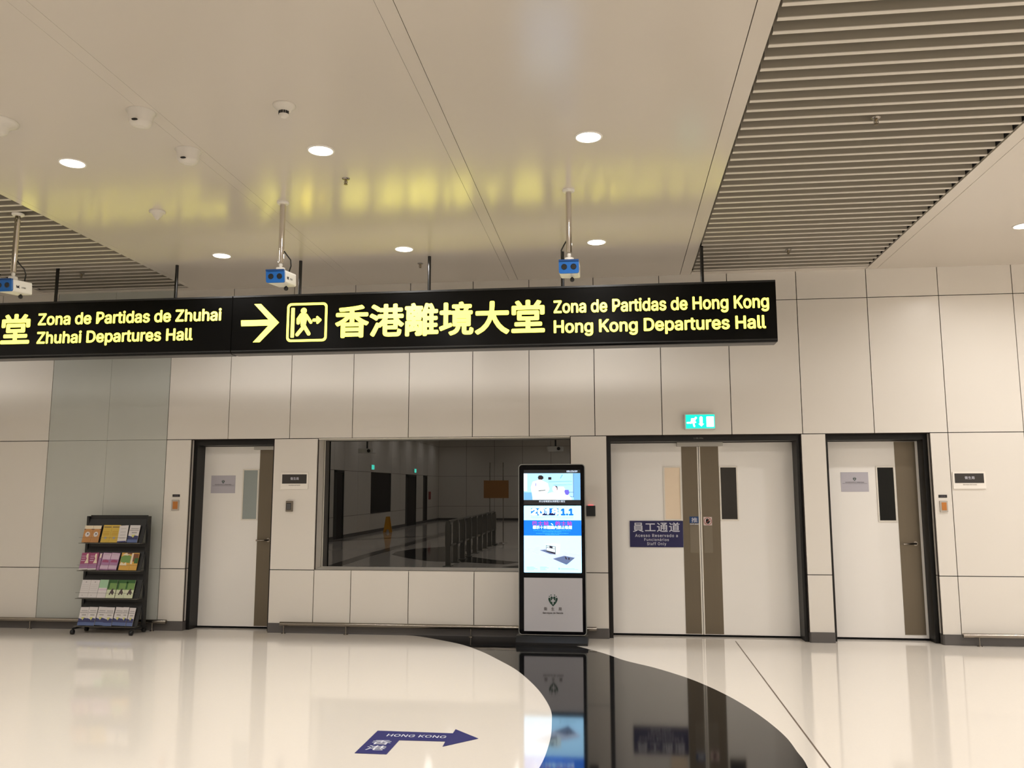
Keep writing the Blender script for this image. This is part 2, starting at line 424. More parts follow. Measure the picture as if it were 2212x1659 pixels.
# ------------------------------------------------------------------ setting: ceiling
cb = MB().box(XL, XR, YB, .45, 4.62, 4.70)
cb.box(XL, -7.47, YB, .45, ZC+.022, ZC+.03).box(-5.44, .945, YB, .45, ZC+.022, ZC+.03).box(2.99, XR, YB, .45, ZC+.022, ZC+.03)
for x in (-7.47, -5.44, .945, 2.99): cb.box(x-.004, x+.004, YB, -.12, ZC+.02, 4.62)
ceil = tag(cb.build('ceiling', m_void), 'metal panel ceiling with two recessed slatted bays', 'ceiling', kind='structure')
def cpanel(x0, x1, y0=YB, y1=.03, g=.002, n='ceiling_panel'):
    MB().box(x0+g, x1-g, y0, y1, ZC, ZC+.02).build(n, m_ceil, ceil)
cx = [(-9.45, -7.57), (-7.57, -7.47), (-5.44, -5.355), (-5.355, -3.28), (-3.28, -3.17), (-3.17, -1.278), (-1.278, -1.172), (-1.172, .816), (.816, .945), (2.99, 3.115), (3.115, 5.10), (5.10, 5.205), (5.205, 7.19), (7.19, 7.3), (7.3, 9.0)]
for a, b in cx: cpanel(a, b, g=.003 if abs(b-.945) < .01 or abs(a-2.99) < .01 or abs(b-.816) < .01 else (.0007 if b < -3 else .0011))
cpanel(-7.47, -5.44, -.115, .03, .002, 'ceiling_strip'); cpanel(.945, 2.99, -.115, .03, .002, 'ceiling_strip')
for bx0, bx1 in ((.945, 2.99), (-7.47, -5.44)):
    def baffle(mb, y):       # light edge profile; blade colour darkened to paint in the shade between slats
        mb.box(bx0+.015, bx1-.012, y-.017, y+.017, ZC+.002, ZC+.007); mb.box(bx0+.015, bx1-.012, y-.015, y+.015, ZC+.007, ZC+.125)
    def shade_blades(o):
        o.data.materials.append(m_blade_shade)
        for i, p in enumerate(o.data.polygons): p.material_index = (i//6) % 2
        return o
    b = MB(); baffle(b, -.178); first = shade_blades(b.build('ceiling_slat', m_slat, ceil))
    k = 1
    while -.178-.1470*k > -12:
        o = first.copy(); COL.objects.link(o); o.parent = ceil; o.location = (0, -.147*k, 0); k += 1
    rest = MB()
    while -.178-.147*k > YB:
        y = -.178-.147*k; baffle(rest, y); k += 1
    tag(shade_blades(rest.build('distant_slats', m_slat, ceil)), kind='stuff')

# other walls of the hall (their panels appear only as reflections)
wl = MB().box(XL-.2, XL-.02, YB, .45, 0, 4.7)
wall_l = tag(wl.build('wall_left', m_joint), 'side wall of the hall seen only mirrored in the window', 'wall', kind='structure')
y = 0
ys = [0, -4, -8, -12, -16, -17.61, -18.75, -20.42, -22.09, -25.36, -26.9, -27.9, -30.1, -31.6, -32.6, -34, YB]
for y1, y0 in zip(ys, ys[1:]):
    for z0, z1 in Z:
        if (y1, y0) in ((-17.61, -18.75), (-27.9, -30.1), (-31.6, -32.6)) and z0 < 2: continue
        if (y1, y0) == (-22.09, -25.36) and .5 < z0 < 2: continue
        MB().box(XL-.02, XL, y0+.006, y1-.006, z0+.006, z1-.006).build('wall_panel', m_panel, wall_l)
    if (y1, y0) not in ((-17.61, -18.75), (-27.9, -30.1)):
        MB().box(XL-.02, XL+.012, y0, y1, 0, .112).build('base_strip', m_base, wall_l)
def side_door(n, y0, y1, label):
    r = empty(n, (XL, (y0+y1)/2, 0), label, 'door', kind='structure')
    f = MB().box(XL-.15, XL-.0, y0, y0+.08, 0, ZH).box(XL-.15, XL-.0, y1-.35, y1, 0, ZH).box(XL-.15, XL, y0, y1, 2.29, ZH)
    f.build('door_frame', m_black, r)
    l = MB().box(XL-.12, XL-.08, y0+.08, y1-.35, .02, 2.29).build('door_leaf', m_door, r)
    MB().box(XL-.082, XL-.075, y0+.45, y0+.62, 1.4, 2.0).build('vision_glass', m_dglass, l)
side_door('door_4', -18.75, -17.61, 'single door mirrored at the left end of the dark window')
side_door('door_5', -30.1, -27.9, 'double door with blue plate mirrored in the dark window')
side_door('door_6', -32.6, -31.6, 'farthest single door mirrored in the dark window')
w2 = empty('window_2', (XL, -23.7, ZS), 'dark side window mirrored in the dark window glass', 'window', kind='structure')
MB().box(XL-.15, XL-.12, -25.36, -22.09, ZS, ZH).build('glass_pane', m_dglass, w2)
MB().box(XL-.12, XL, -25.36, -25.30, ZS, ZH).box(XL-.12, XL, -22.15, -22.09, ZS, ZH).box(XL-.12, XL, -25.3, -22.15, ZS-.02, ZS).build('frame', m_panel, w2)
wr = tag(MB().box(XR, XR+.2, YB, .45, 0, 4.7).build('wall_right', m_panel), 'cream right-hand side wall of the hall outside the view', 'wall', kind='structure')
wf = tag(MB().box(XL-.2, XR+.2, YB-.2, YB, 0, 4.7).build('wall_far', m_joint), 'far end wall of the hall mirrored in the window', 'wall', kind='structure')
for i in range(12):
    for z0, z1 in Z:
        xa = XL+i*1.54; MB().box(xa+.008, xa+1.532, YB, YB+.02, z0+.006, z1-.006).build('wall_panel', m_panel, wf)
MB().box(XL, XR, YB, YB+.04, 0, .112).build('base_strip', m_base, wf)

# ------------------------------------------------------------------ ceiling downlights
def downlight(x, y, label, group, gain=1.0):
    t = empty('downlight', (x, y, ZC), label, 'ceiling light', group)
    r = MB(); n = 28
    prof = [(.108, 0), (.108, -.004), (.094, -.007), (.092, -.002)]
    vs = [(x+a*math.cos(2*PI*j/n), y+a*math.sin(2*PI*j/n), ZC+h) for a, h in prof for j in range(n)]
    fs = [[i*n+j, (i+1)*n+j, (i+1)*n+(j+1)%n, i*n+(j+1)%n] for i in range(3) for j in range(n)]
    r.add(vs, fs, True).build('trim_ring', m_white, t)
    MB().prism(circ((x, y), .0925, n), ZC-.004, ZC-.001, 'xy').build('lens', m_lens, t)
    ld = bpy.data.lights.get('downlight_beam%.1f' % gain)
    if ld is None:
        ld = bpy.data.lights.new('downlight_beam%.1f' % gain, 'AREA'); ld.shape = 'DISK'; ld.size = .18
        ld.energy = LAMP_W*gain; ld.color = LAMP_COL; ld.spread = math.radians(155)
    lo = bpy.data.objects.new('beam', ld); COL.objects.link(lo); lo.parent = t; lo.location = (0, 0, -.012)
    return t
seen = {(-4.347, -4.15): 'bright round downlight at the left beside a round camera dome, nearer row',
        (-2.256, -4.15): 'bright round downlight in the middle of the nearer row, over the walking-man symbol',
        (-.163, -4.15): 'bright round downlight at the right end of the nearer row, over the right camera pole',
        (-4.347, -1.47): 'smaller downlight of the far row, left of the middle camera pole',
        (-2.256, -1.47): 'smaller downlight of the far row, between the two camera poles',
        (-.163, -1.47): 'smaller downlight of the far row, just right of the right camera pole',
        (4.10, -1.50): 'downlight cut by the right picture edge beyond the slatted bay'}
for j in range(13):
    for x in (-8.55, -4.347, -2.256, -.163, 4.10, 6.2, 8.1):
        y = -1.47-2.68*j
        if x == 4.10 and j == 0: y = -1.50
        k = next((v for (a, b), v in seen.items() if abs(a-x) < .01 and abs(b-y) < .02), None)
        downlight(x, y, k or 'round downlight of the hall ceiling outside the picture', 'recessed ceiling downlights', 1.3 if x > 3 else (1.0 if y > -16 else .8))

# ------------------------------------------------------------------ hanging sign
YS = -1.25
sg = empty('hanging_sign', (-1.3, -1.15, 3.25), 'long black hanging lightbox sign with lit yellow Hong Kong departures lettering', 'sign')
def box_sign(root, x0, x1):
    b = MB().prism([(YS, 3.905), (YS, 3.262), (YS+.012, 3.245), (YS+.19, 3.245), (YS+.2, 3.262), (YS+.2, 3.905)], x0, x1, 'yz')
    b.build('box', m_sign, root)
    MB().box(x0+.004, x1-.004, YS-.004, YS, 3.885, 3.905).box(x0+.004, x1-.004, YS-.004, YS, 3.262, 3.276).build('edge_trim', mat('sign_trim', (38, 38, 38), .35), root)
    MB().box(x0+.01, x1-.01, YS+.02, YS+.18, 3.238, 3.246).build('bottom_cover', mat('sign_underside', (92, 90, 88), .4), root)
box_sign(sg, -4.294, 1.707)
YT = YS-.003
t = MB()
text(t, '香港離境大堂', -3.085, -.736, 3.388, .378, YT, .028, cjk=True)
text(t, 'Zona de Partidas de Hong Kong', -.640, 1.632, 3.606, .142, YT, .022)
text(t, 'Hong Kong Departures Hall', -.640, 1.594, 3.387, .142, YT, .022)
t.build('lettering', m_yellow, sg)
ar = [(-4.188, 3.620), (-3.862, 3.620), (-4.038, 3.804), (-3.958, 3.804), (-3.738, 3.585), (-3.957, 3.364), (-4.038, 3.364), (-3.862, 3.552), (-4.182, 3.552)]
MB().prism(ar, YT, YT+.002).build('arrow_symbol', m_yellow, sg)
ic = MB()
ring_prism(ic, rrect(-3.648, -3.178, 3.358, 3.802, .05), rrect(-3.621, -3.205, 3.385, 3.775, .03), YT, YT+.002)
def I(x, y): return (-3.640+(x-1205)/715*.462, 3.802-(y-205)/720*.444)
ic.prism(rrect(I(1268, 0)[0], I(1332, 0)[0], I(0, 845)[1], I(0, 292)[1], .008, 3), YT, YT+.002)
ic.prism(circ(I(1495, 352), .035), YT, YT+.002)
ic.prism([I(*q) for q in [(1445, 405), (1550, 405), (1562, 470), (1540, 600), (1520, 680), (1450, 640), (1440, 560), (1425, 470)]], YT, YT+.002)
for a, b, r in [((1450, 425), (1400, 505), .019), ((1400, 505), (1400, 575), .019), ((1540, 435), (1628, 568), .018), ((1500, 620), (1595, 780), .021), ((1475, 680), (1388, 790), .021), ((1680, 530), (1760, 530), .018), ((1742, 478), (1796, 530), .014), ((1796, 530), (1748, 580), .014)]:
    ic.prism(cap2d(I(*a), I(*b), r), YT, YT+.002)
ic.prism([I(1735, 475), I(1805, 530), I(1742, 590)], YT, YT+.002)
ic.build('walking_man_symbol', m_yellow, sg)
sg2 = empty('hanging_sign', (-7.3, -1.15, 3.25), 'black hanging lightbox sign with yellow Zhuhai departures lettering, cut by the left edge', 'sign')
box_sign(sg2, -9.4, -4.300)
t = MB()
text(t, '珠海離境大堂', -9.115, -6.766, 3.398, .372, YT, .028, cjk=True)
text(t, 'Zona de Partidas de Zhuhai', -6.672, -4.424, 3.624, .142, YT, .022)
text(t, 'Zhuhai Departures Hall', -6.672, -4.757, 3.405, .142, YT, .022)
t.build('lettering', m_yellow, sg2)
pl = ['leftmost black post holding the sign, beside the left camera', 'second black post from the left, at the corner of the left slatted bay', 'black sign post just right of the middle camera', 'black sign post in the middle, right of a sprinkler', 'black sign post hidden partly behind the right camera', 'rightmost black sign post at the edge of the slatted bay']
for x, l in zip((-6.544, -5.045, -3.547, -2.042, -.545, .962), pl):
    p = empty('sign_post', (x, -1.15, 3.905), l, 'post', 'black posts carrying the hanging sign')
    MB().tube([(x, -1.15, 3.905), (x, -1.15, ZC+(.12 if x > .9 or x in (-6.544,) else 0))], .019).build('rod', mat('post_black', (14, 14, 14), .25, spec=.6), p)
    MB().lathe([(.045, 0), (.045, .006)], (x, -1.15, 3.905)).build('foot_plate', m_black, p)

# ------------------------------------------------------------------ cameras on poles
m_blue = mat('blue_face', (10, 92, 168), .4)
def pole_camera(x, label, side, extra=0):
    c = empty('pole_camera', (x, -3.05, 3.5), label, 'camera', 'twin-lens cameras hanging on steel poles')
    MB().lathe([(.055, 0), (.055, -.012), (.048, -.02)], (x, -3.05, ZC)).build('ceiling_flange', m_white, c)
    MB().tube([(x, -3.05, ZC-.018), (x, -3.05, 3.745)], .0255, 20).build('pole', m_steel, c)
    MB().lathe([(.006, 0), (.014, -.01), (.018, -.025), (.012, -.042), (.010, -.05)], (x, -3.05, 3.748)).build('ball_joint', m_white, c)
    MB().lathe([(.018, .012), (.040, .008), (.042, -.02), (.040, -.025)], (x, -3.05, 3.690)).build('mount_plate', m_white, c)
    R = Matrix.Rotation(math.radians(6), 3, 'X'); cen = (x+.003, -3.04, 3.605)
    y0, y1 = -3.165, -2.895
    b = MB().prism(rrect(x-.083, x+.089, 3.545, 3.663, .014), y0+.008, y1); b.rot(R, cen)
    body = b.build('housing', m_white, c)
    b = MB().prism(rrect(x-.083, x+.089, 3.545, 3.663, .016), y0-.012, y0+.01)
    b.rot(R, cen); fc = b.build('front_face', m_blue, c)
    b = MB().prism(rrect(x-.083, x+.089, 3.650, 3.6645, .005), y0-.020, y0+.01); b.rot(R, cen); b.build('hood', mat('blue_hood', (8, 62, 120), .4), c)
    b = MB()
    for dx in (-.037, .043): b.lathe([(.025, 0), (.025, -.003), (.021, -.006)], (x+dx, y0-.012, 3.602), 20, 'y')
    b.rot(R, cen); b.build('lens', mat('lens_black', (26, 26, 27), .3), fc)
    b = MB(); ys_ = x+.0895
    # side mark: small dark emblem and grey lettering
    def S(yy, zz): return (ys_, yy, zz)
    vs, fs = glyph_mesh('hK', .05)
    b.add([S(-3.115+v.x*.052, 3.585+v.y*.045) for v in vs], fs)
    b.rot(R, cen); b.build('side_emblem', mat('emblem_ink', (30, 30, 70), .5), body)
    b = MB(); vs, fs = glyph_mesh('STBR', .02)
    b.add([S(-3.045+v.x*.034, 3.588+v.y*.028) for v in vs], fs)
    b.rot(R, cen); b.build('side_lettering', mat('faint_grey', (170, 165, 160), .6), body)
    MB().lathe([(.004, .03), (.006, .02), (.017, .012), (.021, 0), (.017, -.014), (.006, -.02)], (x+.02, -2.955, 3.530), 14).build('knob', m_rubber, c)
    s = side
    p = [(x+.022*s, -3.04, 3.86), (x+.045*s, -3.03, 3.825), (x+.072*s, -3.0, 3.785), (x+.062*s, -2.96, 3.74), (x+.04*s, -2.94, 3.70), (x+.035*s, -2.93, 3.655)]
    MB().tube(p, .006, 8).build('cable', m_rubber, c)
    return c
pole_camera(-.374, 'blue-faced twin-lens camera on the right steel pole above the Hong Kong sign', -1)
pole_camera(-3.002, 'blue-faced twin-lens camera on the middle steel pole near the sign arrow', 1)
pole_camera(-5.643, 'white camera with blue face on the left steel pole at the picture edge', 1)

# ------------------------------------------------------------------ detectors and sprinklers
m_fix = mat('ceiling_fitting_white', (208, 202, 192), .5)
def bucket(x, y, label):
    c = empty('ceiling_camera', (x, y, ZC-.12), label, 'ceiling camera', 'white bucket-shaped ceiling cameras')
    MB().lathe([(.10, 0), (.10, -.006), (.088, -.010), (.080, -.075), (.066, -.098), (.03, -.108)], (x, y, ZC), 28).build('housing', m_fix, c)
    MB().prism(circ((x, ZC-.086), .022, 14, .007), y-.0805, y-.070).build('lens_slot', m_rubber, c)
bucket(-3.29, -4.95, 'white bucket-shaped ceiling camera, nearer of the two at upper left')
bucket(-3.29, -4.27, 'white bucket-shaped ceiling camera, farther of the two at upper left')
x, y = -2.245, -4.93
c = empty('dome_detector', (x, y, ZC-.09), 'white domed ceiling detector with dark slots above the middle downlight', 'detector')
MB().lathe([(.078, 0), (.078, -.008), (.070, -.014), (.052, -.035), (.036, -.045), (.034, -.075), (.02, -.088)], (x, y, ZC), 28).build('housing', m_fix, c)
for k in range(7):
    a = -PI/2+(k-3)*.42
    b = MB().box(-.006, .006, -.0375, -.030, -.068, -.048)
    b.v = [Matrix.Rotation(a+PI/2, 3, 'Z') @ v + Vector((x, y, ZC)) for v in b.v]
    b.build('slot', m_rubber, c)
x, y = -4.284, -2.95
c = empty('cone_detector', (x, y, ZC-.08), 'small white cone-shaped ceiling detector left of the middle pole', 'detector')
MB().lathe([(.075, 0), (.075, -.010), (.062, -.018)], (x, y, ZC), 28).build('base_ring', m_fix, c)
MB().lathe([(.055, -.018), (.040, -.04), (.018, -.072), (.008, -.082)], (x, y, ZC), 24).build('cone', m_fix, c)
x, y = -4.40, -4.93
c = empty('access_point', (x, y, ZC-.08), 'white round flared ceiling device at the far left edge', 'detector')
MB().lathe([(.135, 0), (.135, -.008), (.115, -.016), (.075, -.045), (.062, -.085), (.03, -.095)], (x, y, ZC), 30).build('housing', m_fix, c)
MB().lathe([(.012, 0), (.012, -.012)], (x+.03, y-.045, ZC-.08), 10).build('indicator', m_bead, c)
m_spr = mat('sprinkler_brass', (120, 108, 88), .3, metal=.9)
def sprinkler(x, y, label, z=ZC):
    c = empty('sprinkler', (x, y, z-.07), label, 'sprinkler', 'ceiling sprinkler heads')
    MB().lathe([(.034, 0), (.032, -.004), (.022, -.010)], (x, y, z), 20).build('escutcheon', m_chrome, c)
    MB().lathe([(.011, -.008), (.011, -.022), (.006, -.024), (.005, -.05)], (x, y, z), 12).build('body', m_spr, c)
    MB().tube([(x-.011, y, z-.02), (x-.014, y, z-.035), (x-.003, y, z-.05)], .003, 6).tube([(x+.011, y, z-.02), (x+.014, y, z-.035), (x+.003, y, z-.05)], .003, 6).build('yoke', m_spr, c)
    MB().lathe([(.016, -.050), (.016, -.053)], (x, y, z), 12).build('deflector', m_spr, c)
sprinkler(-2.245, -3.55, 'sprinkler head on the white ceiling below the middle downlight')
sprinkler(-2.21, -.88, 'sprinkler head between the far middle downlight and a sign post')
sprinkler(1.90, -4.22, 'sprinkler head in the right slatted bay, nearer and larger', ZC+.003)
sprinkler(1.92, -.92, 'sprinkler head in the right slatted bay close to the wall', ZC+.003)
sprinkler(-6.38, -.94, 'sprinkler head in the left slatted bay', ZC+.003)

# ------------------------------------------------------------------ exit sign, wall plates
x0, x1, z0, z1 = .820, 1.176, 2.427, 2.612
e = empty('exit_sign', (1.0, 0, z0), 'small lit green exit sign with running man above the double door', 'exit sign')
MB().prism(rrect(x0, x1, z0, z1, .008), -.06, -.001).build('housing', mat('sign_housing', (205, 208, 205), .4), e)
MB().box(x0+.014, x1-.008, -.063, -.06, z0+.012, z1-.012).build('lit_panel', mat('exit_green', (0, 230, 190), .4, emit=.95, emitcol=(0, .95, .62, 1)), e)
def EX(a, b): return (x0+.014+(a-320)/(1830-320)*(x1-x0-.022), z1-.012-(b-400)/(1120-400)*(z1-z0-.024))
p = MB(); ya, yb = -.066, -.063
p.prism(circ(EX(845, 570), .0135, 14), ya, yb)
for q in ([(600, 590), (790, 580), (850, 650), (800, 740), (780, 860), (700, 880), (580, 760)],): p.prism([EX(*s) for s in q], ya, yb)
for a, b, r in (((400, 825), (580, 820), .010), ((580, 820), (660, 740), .012), ((720, 860), (760, 1010), .010), ((800, 780), (825, 800), .008)): p.prism(cap2d(EX(*a), EX(*b), r), ya, yb)
p.prism(cap2d(EX(1120, 570), EX(1120, 860), .018), ya, yb); p.prism([EX(975, 880), EX(1275, 880), EX(1130, 1030)], ya, yb)
p.prism(rrect(EX(1400, 0)[0], EX(1785, 0)[0], EX(0, 1050)[1], EX(0, 500)[1], .006), ya, yb)
p.build('pictogram', mat('exit_white', (255, 255, 255), .4, emit=1.3, emitcol=(1, 1, 1, 1)), e)

def nameplate(x0, x1, z0, z1, label):
    c = empty('name_plate', ((x0+x1)/2, 0, z0), label, 'name plate', 'room name plates')
    MB().prism(rrect(x0, x1, z0, z1, .006), -.012, -.0005).build('backing', mat('plate_white', (236, 230, 220), .3), c)
    w, h = x1-x0, z1-z0
    MB().box(x0+.055*w, x1-.055*w, -.014, -.0125, z0+.34*h, z1-.1*h).build('dark_field', mat('plate_charcoal', (48, 45, 42), .35), c)
    t = MB(); text(t, '衛生局', x0+.36*w, x0+.66*w, z0+.56*h, .17*h, -.0145, .01, cjk=True, space=1.05); t.build('lettering', m_print, c)
    t = MB(); text(t, 'Serviços de Saúde', x0+.30*w, x0+.72*w, z0+.22*h, .055*h, -.0135, .01); t.build('small_lettering', mat('plate_grey_ink', (140, 132, 124), .6), c)
nameplate(-4.152, -3.797, 1.735, 1.940, 'white-bordered room plate with dark field between the left door and window')
nameplate(3.806, 4.158, 1.725, 1.918, 'white-bordered room plate with dark field at the right of the far right door')
k = empty('keypad', (-4.02, 0, 1.461), 'small grey keypad under the left room plate', 'keypad')
MB().prism(rrect(-4.066, -3.984, 1.461, 1.592, .006), -.035, -.0005).build('case', mat('keypad_grey', (120, 110, 98), .4, metal=.4), k)
MB().box(-4.058, -3.998, -.038, -.035, 1.485, 1.565).build('key_field', m_rubber, k)
b = MB()
for i in range(3):
    for j in range(4): b.box(-4.050+i*.017, -4.038+i*.017, -.040, -.038, 1.492+j*.017, 1.503+j*.017)
tag(b.build('keys', mat('key_grey', (120, 118, 116), .5), k))
def callpoint(x0, x1, z0, z1, lab):
    c = empty('call_point', ((x0+x1)/2, 0, z0), lab, 'call point', 'door release boxes')
    MB().prism(rrect(x0, x1, z0, z1, .004), -.014, -.0005).build('frame', mat('call_frame', (178, 170, 160), .4, metal=.3), c)
    MB().box(x0+.018, x1-.014, -.017, -.0142, z0+.02, z1-.018).build('amber_window', mat('amber', (186, 116, 48), .35, var=.08, scale=30), c)
callpoint(-5.575, -5.478, 1.471, 1.603, 'metal box with an amber window at the left of the left door')
callpoint(3.647, 3.731, 1.464, 1.590, 'metal box with an amber window at the right of the right door')
def strip_label(x0, x1, z0, z1, lab):
    o = tag(MB().box(x0, x1, -.004, -.0003, z0, z1).build('label_strip', m_rubber), lab, 'label', 'small black door labels')
    t = MB(); text(t, '1.GE.04a', x0+.018, x1-.018, z0+.009, .012, -.0045, .01); t.build('lettering', mat('label_grey', (120, 105, 118), .6), o)
strip_label(-5.572, -5.474, 1.643, 1.674, 'tiny black label over the amber box left of the left door')
strip_label(3.641, 3.733, 1.626, 1.658, 'tiny black label over the amber box right of the right door')
c = empty('card_reader', (-.295, 0, 1.411), 'black card reader with a red light, just right of the display kiosk', 'card reader')
MB().prism(rrect(-.352, -.247, 1.411, 1.535, .004), -.045, -.0005).build('case', m_rubber, c)
MB().prism(cap2d((-.325, 1.537), (-.278, 1.537), .010), -.035, -.006).build('status_light', mat('red_light', (230, 80, 80), .4, emit=.8, emitcol=(.9, .22, .22, 1)), c)

# door notices and stickers (stuck on the leaves)
m_green = mat('dark_green', (18, 58, 44), .6)
def heart(mb, cx, cz, s, y):
    """green heart with a cross cut and four dots, s = width"""
    for sg_ in (-1, 1):
        mb.prism([(cx+sg_*s*a, cz+s*b) for a, b in [(0, -.62), (.10, -.50), (.30, -.30), (.44, -.05), (.5, .14), (.47, .27), (.39, .30), (.29, .24), (.24, .02), (.24, -.13), (.07, -.13), (.05, -.36), (0, -.45)]], y, y+.001)
        mb.prism([(cx+sg_*s*a, cz+s*b) for a, b in [(.0, .20), (.08, .20), (.09, .03), (.2, .02), (.26, .26), (.24, .38), (.16, .43), (.07, .38), (.0, .26)]], y, y+.001)
    for a, b, r in ((-.38, .42, .055), (-.2, .56, .06), (.18, .56, .06), (.35, .42, .055)): mb.prism(circ((cx+s*a, cz+s*b), s*r, 10), y, y+.001)
def notice(x0, x1, z0, z1, lab):
    (x0, z1), (x1, z0) = A(x0, z1), A(x1, z0)
    o = tag(MB().box(x0, x1, YD-.0025, YD-.0003, z0, z1).build('door_notice', mat('grey_paper', (186, 182, 190), .7)), lab, 'notice', 'paper notices on the doors')
    w, h = x1-x0, z1-z0; y = YD-.0035
    t = MB(); heart(t, x0+.5*w, z0+.65*h, .12*w, y); t.build('logo', m_green, o)
    t = MB(); text(t, '疾病預防控制中心健康申報處', x0+.16*w, x0+.84*w, z0+.46*h, .05*h, y, .0, cjk=True)
    text(t, 'Posto de Declaração de Saúde dos Serviços de Saúde', x0+.06*w, x0+.94*w, z0+.405*h, .026*h, y); t.build('lettering', m_ink, o)
notice(-5.067, -4.747, 1.688, 1.909, 'pale grey paper notice with small green heart on the left door')
notice(2.580, 2.886, 1.694, 1.918, 'pale grey paper notice with small green heart on the right door')
(x0, z1), (x1, z0) = A(.153, 1.358), A(.771, 1.053)
st = tag(MB().box(x0, x1, YD-.0105, YD-.0095, z0, z1).build('staff_sign', mat('navy_plate', (24, 22, 78), .4)), 'navy blue staff passage plate on the left leaf of the double door', 'sign')
w, h = x1-x0, z1-z0; y = YD-.0115; t = MB()
text(t, '員工通道', x0+.06*w, x0+.94*w, z0+.575*h, .37*h, y, .012, cjk=True, space=1.12)
text(t, 'Acesso Reservado a', x0+.10*w, x0+.90*w, z0+.385*h, .115*h, y, .012, space=1.15)
text(t, 'Funcionários', x0+.27*w, x0+.73*w, z0+.235*h, .105*h, y, .01, space=1.15)
text(t, 'Staff Only', x0+.32*w, x0+.68*w, z0+.075*h, .11*h, y, .01, space=1.15)
t.build('lettering', m_print, st)
(x0, z1), (x1, z0) = A(.849, 1.409), A(.957, 1.306)
ps = tag(MB().box(x0, x1, YD-.0055, YD-.0042, z0+.028, z1).build('push_sticker', mat('push_blue', (18, 62, 112), .4)), 'small blue push sticker on the left metal plate of the double door', 'sticker')
t = MB(); text(t, '推', x0+.022, x1-.018, z0+.036, .058, YD-.0065, .01, cjk=True); t.build('character', m_print, ps)
t = MB(); text(t, 'EMPURRE', x0+.004, x1-.002, z0+.006, .017, YD-.0055, .02); t.build('lettering', m_print, ps)
(x0, z1), (x1, z0) = A(1.009, 1.404), A(1.107, 1.306)
ps = tag(MB().box(x0, x1, YD-.0055, YD-.0042, z0, z1).build('no_touching_sticker', mat('sticker_white', (205, 188, 182), .5)), 'small white sticker with a red-ringed black hand on the double door', 'sticker')
cxx, czz = (x0+x1)/2, (z0+z1)/2; t = MB(); ring_prism(t, circ((cxx, czz), .046, 24), circ((cxx, czz), .040, 24), YD-.0065, YD-.0055)
t.build('red_ring', mat('dull_red', (150, 62, 58), .5), ps)
t = MB(); t.prism([(cxx-.022, czz-.012), (cxx-.012, czz-.03), (cxx+.012, czz-.03), (cxx+.024, czz-.012), (cxx+.032, czz+.006), (cxx+.024, czz+.008), (cxx+.012, czz-.002), (cxx+.012, czz+.016), (cxx-.02, czz+.014)], YD-.0065, YD-.0055)
for i, hh in enumerate((.024, .031, .029, .022)): t.prism(cap2d((cxx-.016+i*.0085, czz), (cxx-.016+i*.0085, czz+hh), .0037, 4), YD-.0065, YD-.0055)
t.build('hand', m_rubber, ps)
t = MB(); t.prism([(cxx-.030, czz-.024), (cxx-.026, czz-.028), (cxx+.030, czz+.026), (cxx+.026, czz+.030)], YD-.0075, YD-.0066); t.build('red_bar', MATS['dull_red'], ps)

# ------------------------------------------------------------------ protective rails
def rail(x0, x1, feet, lab):
    c = empty('kick_rail', ((x0+x1)/2, -.07, 0), lab, 'rail', 'brushed steel rails along the wall foot')
    MB().tube([(x0, -.075, .118), (x1, -.075, .118)], .0245, 20).build('tube', m_chrome, c)
    for x in feet:
        MB().tube([(x, -.06, .004), (x, -.06, .10)], .006, 8).build('stem', m_chrome, c)
        MB().lathe([(.028, .0015), (.028, .006), (.010, .009)], (x, -.06, 0), 16).build('foot', m_chrome, c)
rail(-9.3, -5.53, (-8.9, -7.35, -5.72), 'steel kick rail at the left passing behind the brochure rack')
rail(-4.07, -.25, (-4.03, -3.25, -1.73, -.95), 'steel kick rail under the dark window running behind the kiosk')
rail(3.775, 8.8, (3.95, 5.5, 7.0, 8.6), 'steel kick rail at the lower right corner')

# ------------------------------------------------------------------ display kiosk
kx0, kx1, yk = -1.118, -.350, -.45
K = empty('display_kiosk', ((kx0+kx1)/2, -.4, 0), 'tall black display kiosk with lit screens showing a clinic and a 2018 poster', 'display kiosk')
b = MB().prism([(-.55, .002), (-.55, .028), (-.475, .088), (-.30, .088), (-.10, .028), (-.10, .002)], kx0-.022, kx1+.012, 'yz')
b.build('base', mat('kiosk_base', (20, 20, 21), .35), K)
MB().prism(rrect(kx0, kx1, .095, 2.012, .04, 6), yk+.004, yk+.07).build('body', mat('kiosk_edge', (150, 152, 148), .35, metal=.5), K)
b = MB(); b.prism(rrect(kx0+.009, kx1-.009, .104, 2.003, .034, 6), yk, yk+.01); b.build('front_glass', mat('kiosk_black', (4, 4, 7), .10, spec=.14), K)
def KX(a): return -1.055+a*.651       # 0..1 across the screens
ycv = yk-.001
def em(name, rgb, s=1.0): c = srgb(*rgb); return mat(name, rgb, .3, emit=s, emitcol=c)
bar = MB().box(KX(0), KX(1), ycv-.001, yk, 1.909, 1.945).box(KX(0), KX(1), ycv-.001, yk, 1.548, 1.600).build('screen_margin', em('margin_glow', (24, 26, 30), .6), K)
t = MB(); text(t, '05:23:59', KX(.76), KX(.95), 1.917, .020, ycv-.002, .01); text(t, '所以咳嗽更加須要個人衛生', KX(.27), KX(.73), 1.574, .022, ycv-.002, .0, cjk=True)
t.build('screen_text', em('screen_text_white', (220, 235, 255), 1.0), bar)
v = MB().box(KX(0), KX(1), ycv-.001, yk, 1.602, 1.906).build('video_screen', em('video_pale', (165, 215, 250), 1.0), K)
def VX(a, b): return (KX((a-80)/840), 1.906-(b-92)/(482-92)*.304)
def vshape(name, m, polys, yy=ycv-.002):
    b = MB()
    for q in polys: b.prism([VX(*s) for s in q], yy, yy+.0008)
    return b.build(name, m, v)
